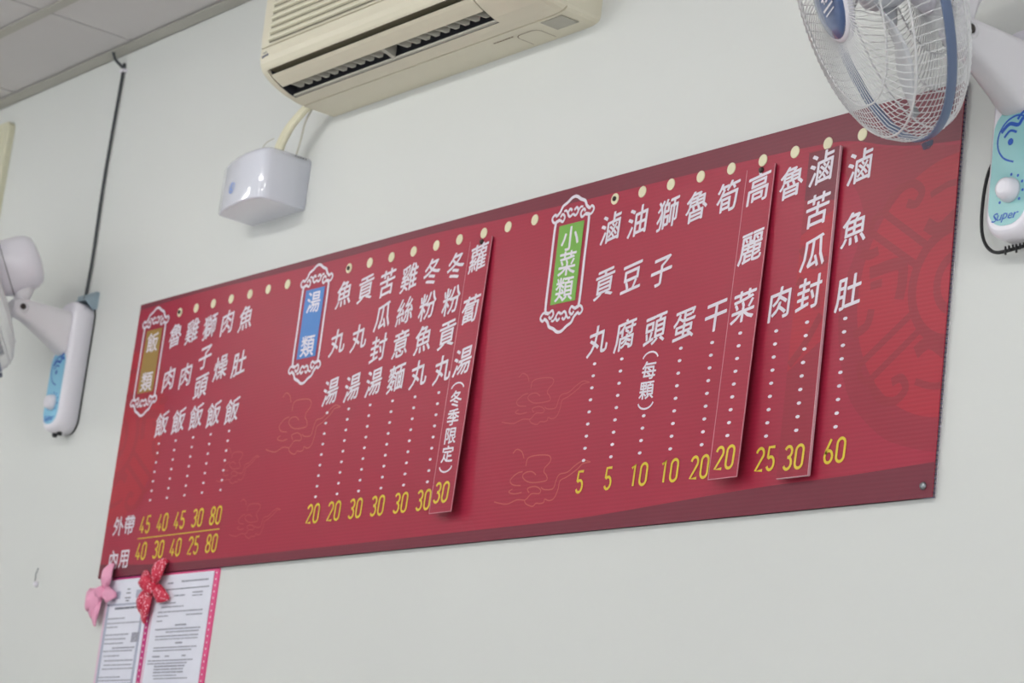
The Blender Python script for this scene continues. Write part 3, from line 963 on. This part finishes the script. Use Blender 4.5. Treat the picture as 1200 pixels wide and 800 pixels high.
# left fan: hanging bracket, small dark feet
b = MB()
b.box((XL - .048, .0, 2.622), (XL + .042, WY, 2.662))
b.box((XL - .048, -.024, 2.637), (XL + .040, .0, 2.640)); b.add([(XL + .040, 0, 2.618), (XL + .043, 0, 2.618), (XL + .043, 0, 2.658), (XL + .040, 0, 2.658), (XL + .040, -.024, 2.637), (XL + .043, -.024, 2.637)],
      [(0, 1, 2, 3), (0, 4, 5, 1), (1, 5, 2), (0, 3, 4), (3, 2, 5, 4)])
b.build('bracket', mat('galvanised', (160, 178, 190), .35, metal=.6), fl)
for x, z in ((XL + .012, 2.3385), (XL - .010, 2.3365)):
    b = MB(); b.lathe([(.006, 0), (.006, .007), (.004, .009)], Matrix.Translation((x, -.020, z)) @ Matrix.Rotation(PI, 4, 'X'), 10); b.build('foot', M['black'], fl)

# power cords
c = MB(); c.tube(smooth_pts([(XR - .050, .003, 2.500), (XR - .078, -.002, 2.455), (XR - .084, -.004, 2.400), (XR - .076, -.006, 2.356), (XR - .050, -.010, 2.331), (XR - .012, -.012, 2.329), (XR + .02, -.010, 2.333)], 8), .0025, 8)
cord = tag(c.build('power_cord', M['black']), 'black cord looping down the left side of the teal-labelled fan base', 'power cord')
for i in range(7):
    c = MB(); x = XR - .024 + i * .0065
    c.tube([(x, -.016, 2.333), (x + .003, -.018, 2.321 + (i % 3) * .004)], .0016, 5); c.build('cord_wrap', M['black'], cord)
c = MB(); c.tube(smooth_pts([(2.520, .003, CZ + .002), (2.518, .003, 3.0), (2.520, .003, 2.80), (2.526, .003, 2.64)], 6), .0040, 8)
tag(c.build('supply_cable', M['black']), 'black cable running down the wall to the top of the teal-labelled fan', 'cable')
c = MB(); c.tube(smooth_pts([(-.300, -.022, CZ + .004), (-.298, -.012, CZ - .016), (-.287, .003, 3.210), (-.281, .003, 3.195), (-.288, .003, 2.95), (-.282, .003, 2.75), (-.286, .003, 2.64)], 8), .0036, 8)
cab = tag(c.build('supply_cable', M['cable']), 'thin grey cable from the ceiling edge down to the left fan bracket', 'cable')
c = MB(); c.box((-.290, -.002, 3.1965), (-.270, WY, 3.2035)); c.build('cable_clip', M['white'], cab)

# beige box at the left edge
bx_ = thing('wall_box', (-.99, WY, 2.86), 'beige wall box high at the left edge under the ceiling', 'wall box')
b = MB()
b.loft([rr(-.99, .146, 2.86, 3.19, .02, WY), rr(-.99, .146, 2.86, 3.19, .02, -.006), rr(-.99, .146, 2.86, 3.19, .02, -.009, .003)], True, True, False); b.build('box_body', M['cabinet'], bx_)
b = MB(); b.loft([rr(-.99, .12, 2.89, 3.165, .012, -.009), rr(-.99, .12, 2.89, 3.165, .012, -.012, .002)], True, True, False); b.build('box_lid', M['cabinet'], bx_)

# masonry nail in the wall below the left fan
nl = thing('wall_hook', (-.302, WY, 2.006), 'tiny white hook on the wall below the left fan', 'hook')
b = MB(); b.lathe([(.007, 0), (.007, .003), (.004, .008)], Matrix.Translation((-.302, WY, 2.003)) @ Matrix.Rotation(PI / 2, 4, 'X'), 14); b.build('hook_base', M['white'], nl)
b = MB(); b.tube([(-.302, .002, 2.006), (-.298, -.001, 2.025), (-.296, .002, 2.038)], .0013, 6); b.build('pin', M['steel'], nl)


# ------------------------------------------------------------------ notices under the board
def notice(x0, x1, zt, zb, label, m_left, m_right, rows, sheet_ins, extra):
    t = thing('paper_notice', ((x0 + x1) / 2, WY, zb), label, 'notice', 'paper notices under the menu board')
    b = MB(); b.box((x0, .0045, zb), (x1, WY, zt)); b.build('backing_card', m_right, t)
    b = MB(); b.box((x0 - .0003, .0038, zb), (x0 + .012, .0045, zt)); b.build('card_edge', m_left, t)
    sx0, sx1 = x0 + sheet_ins[0], x1 - sheet_ins[1]
    b = MB(); b.box((sx0, .0028, zb + .012), (sx1, .0040, zt - .005)); sh = b.build('sheet', M['paper'], t)
    extra(sh, sx0, sx1, zt)
    for (r, mname) in rows:
        b = MB()
        for (u0, u1, dz, hh) in r:
            x = sx0 + u0 * (sx1 - sx0); xe = sx0 + u1 * (sx1 - sx0)
            while x < xe:
                w = random.uniform(.004, .016); w = min(w, xe - x)
                b.box((x, .0018, zt - dz), (x + w, .0024, zt - dz + hh)); x += w + random.uniform(.0008, .0035)
        b.build('print_lines', M[mname], sh, kind='stuff')
    return t


rowsA = [([(.22, .78, .068, .004)], 'paperinkdark'),
         ([(.08, .5, .088, .0022), (.08, .9, .098, .0022), (.08, .35, .106, .0022), (.08, .65, .122, .0022), (.08, .6, .131, .0022), (.08, .55, .140, .0022), (.3, .85, .150, .0025),
           (.08, .8, .156, .0022), (.12, .5, .166, .0022), (.15, .85, .176, .0024), (.15, .85, .185, .0022), (.12, .9, .193, .0022), (.06, .6, .210, .0022), (.06, .9, .217, .0022), (.1, .88, .224, .0022),
           (.06, .9, .232, .0022), (.1, .2, .245, .003), (.3, .45, .245, .003), (.55, .7, .245, .003), (.8, .95, .245, .003), (.1, .2, .252, .003), (.3, .45, .252, .003), (.55, .7, .252, .003), (.8, .95, .252, .003),
           (.1, .7, .266, .0022), (.06, .2, .280, .004), (.7, .85, .282, .003), (.1, .8, .295, .002)], 'paperink'),
         ([(.74, .93, .122 + .004 * i, .0034) for i in range(5)], 'paperink')]
rowsB = [([(.45, .92, .022, .0028), (.2, .3, .024, .003)], 'paperink'), ([(.1, .95, .036, .0016)], 'paperinkdark'),
         ([(.35, .55, .050, .0024), (.68, .85, .046, .0024), (.68, .85, .052, .002), (.1, .4, .064, .0024), (.15, .55, .072, .0022), (.1, .9, .082, .0024), (.1, .3, .090, .002), (.62, .9, .090, .0022), (.1, .2, .100, .002),
           (.45, .65, .110, .003), (.1, .9, .117, .0022), (.3, .88, .123, .0022), (.12, .88, .131, .0022), (.12, .88, .137, .0018), (.5, .62, .146, .003), (.12, .88, .154, .0022), (.12, .8, .160, .0022),
           (.12, .25, .172, .003), (.35, .42, .172, .003), (.65, .72, .172, .003), (.05, .85, .180, .0024), (.05, .75, .186, .0024), (.18, .72, .192, .003), (.18, .70, .198, .0028), (.18, .72, .204, .0028), (.18, .6, .210, .002), (.2, .8, .216, .002)], 'paperink'),
         ([(.05, .6, .236, .0042), (.72, .98, .238, .003)], 'paperinkdark')]


def exA(sh, a, c, zt):
    b = MB()
    e = .009
    b.box((a + .002, .0020, zt - .33), (a + .002 + e, .0027, zt - .056)); b.box((c - e - .012, .0020, zt - .33), (c - .012, .0027, zt - .056)); b.box((a + .002, .0020, zt - .060), (c - .012, .0027, zt - .056))
    b.build('sheet_border', M['paperborder'], sh)
    b = MB()
    m = (a + c) / 2
    for s in (1, -1):
        b.box((m + s * .045 - .011, .0018, zt - .046), (m + s * .045 + .011, .0024, zt - .030)); b.box((m + s * .060 - .006, .0018, zt - .050), (m + s * .060 + .006, .0024, zt - .034))
    b.build('header_ornament', M['paperborder'], sh, kind='stuff')
    b = MB()
    for z, w in ((.028, .006), (.036, .009), (.046, .012), (.052, .007)): b.box((m - w, .0018, zt - z), (m + w, .0024, zt - z + .0022))
    b.build('heading', M['paperinkdark'], sh)


nA = notice(.046, .243, 1.999, 1.668, 'left notice sheet with grey inner border, under the board corner', M['palepink'], M['magcard'], rowsA, (.010, .013), exA)
nB = notice(.247, .500, 1.999, 1.668, 'right notice sheet with bright pink dotted side edge', M['palepink'], M['pinkcard'], rowsB, (.012, .016), lambda *a: None)
for o, xe, w in ((nA, .2365, 0), (nB, .492, 0)):
    b = MB()
    z = 1.99
    while z > 1.68:
        b.poly([(xe + .0022 * math.cos(q), z + .0022 * math.sin(q)) for q in [2 * PI * j / 8 for j in range(8)]], .0042); z -= .0125
    b.build('edge_dots', M['whitedot'], o, kind='stuff')


def lobe(cx, cz, ang, ln, wd, y, th, m, parent, name='loop'):
    """a puffed, creased ribbon loop lying against the wall"""
    b = MB(); rings = []
    n = 20
    for i in range(13):
        t = i / 12
        wv = wd * (math.sin(PI * min(1, t * .86 + .06)) ** .75)
        tk = th * math.sin(PI * min(1, t * .9 + .05)) ** .6
        ringp = []
        for k in range(n):
            a = 2 * PI * k / n
            cr = 1 + .16 * math.sin(3 * a + t * 7) + .07 * math.sin(7 * a + 9 * t)
            lx = t * ln; ly = math.cos(a) * wv / 2 * cr; lz = math.sin(a) * tk / 2 * cr
            ringp.append((cx + lx * math.cos(ang) - ly * math.sin(ang), y - tk / 2 - lz - .004 * math.sin(PI * t), cz + lx * math.sin(ang) + ly * math.cos(ang)))
        rings.append(ringp)
    b.loft(rings, True, True, True)
    return b.build(name, m, parent)


bp = thing('ribbon_bow', (.05, 0, 1.97), 'pale pink ribbon bow at the lower left corner of the menu board', 'bow')
lobe(0.053, 1.970, 1.30, 0.060, 0.041, -.002, .014, M['bowpink'], bp)
lobe(0.043, 1.964, 3.50, 0.066, 0.048, -.002, .018, M['bowpink'], bp)
lobe(0.053, 1.964, -.1, 0.048, 0.031, -.002, .014, M['bowpink'], bp)
lobe(0.039, 1.958, 4.50, 0.062, 0.024, -.002, .008, M['bowpink'], bp, 'tail')
lobe(0.033, 1.966, 4.20, 0.058, 0.034, -.002, .012, M['bowpink'], bp)
lobe(0.037, 1.966, 0, 0.026, 0.026, -.004, .020, M['bowpink'], bp, 'knot')
br = thing('ribbon_bow', (.27, 0, 1.97), 'red ribbon bow with pale dots pinned between the two notices', 'bow')
lobe(0.262, 1.973, 0.95, 0.062, 0.041, -.002, .016, M['bowred'], br)
lobe(0.262, 1.969, 2.70, 0.060, 0.038, -.002, .016, M['bowred'], br)
lobe(0.270, 1.965, -.35, 0.062, 0.031, -.002, .014, M['bowred'], br)
lobe(0.258, 1.961, 4.45, 0.067, 0.029, -.002, .010, M['bowred'], br, 'tail')
lobe(0.246, 1.965, 4.15, 0.054, 0.034, -.002, .014, M['bowred'], br)
lobe(0.252, 1.967, 0, 0.029, 0.029, -.004, .022, M['bowred'], br, 'knot')
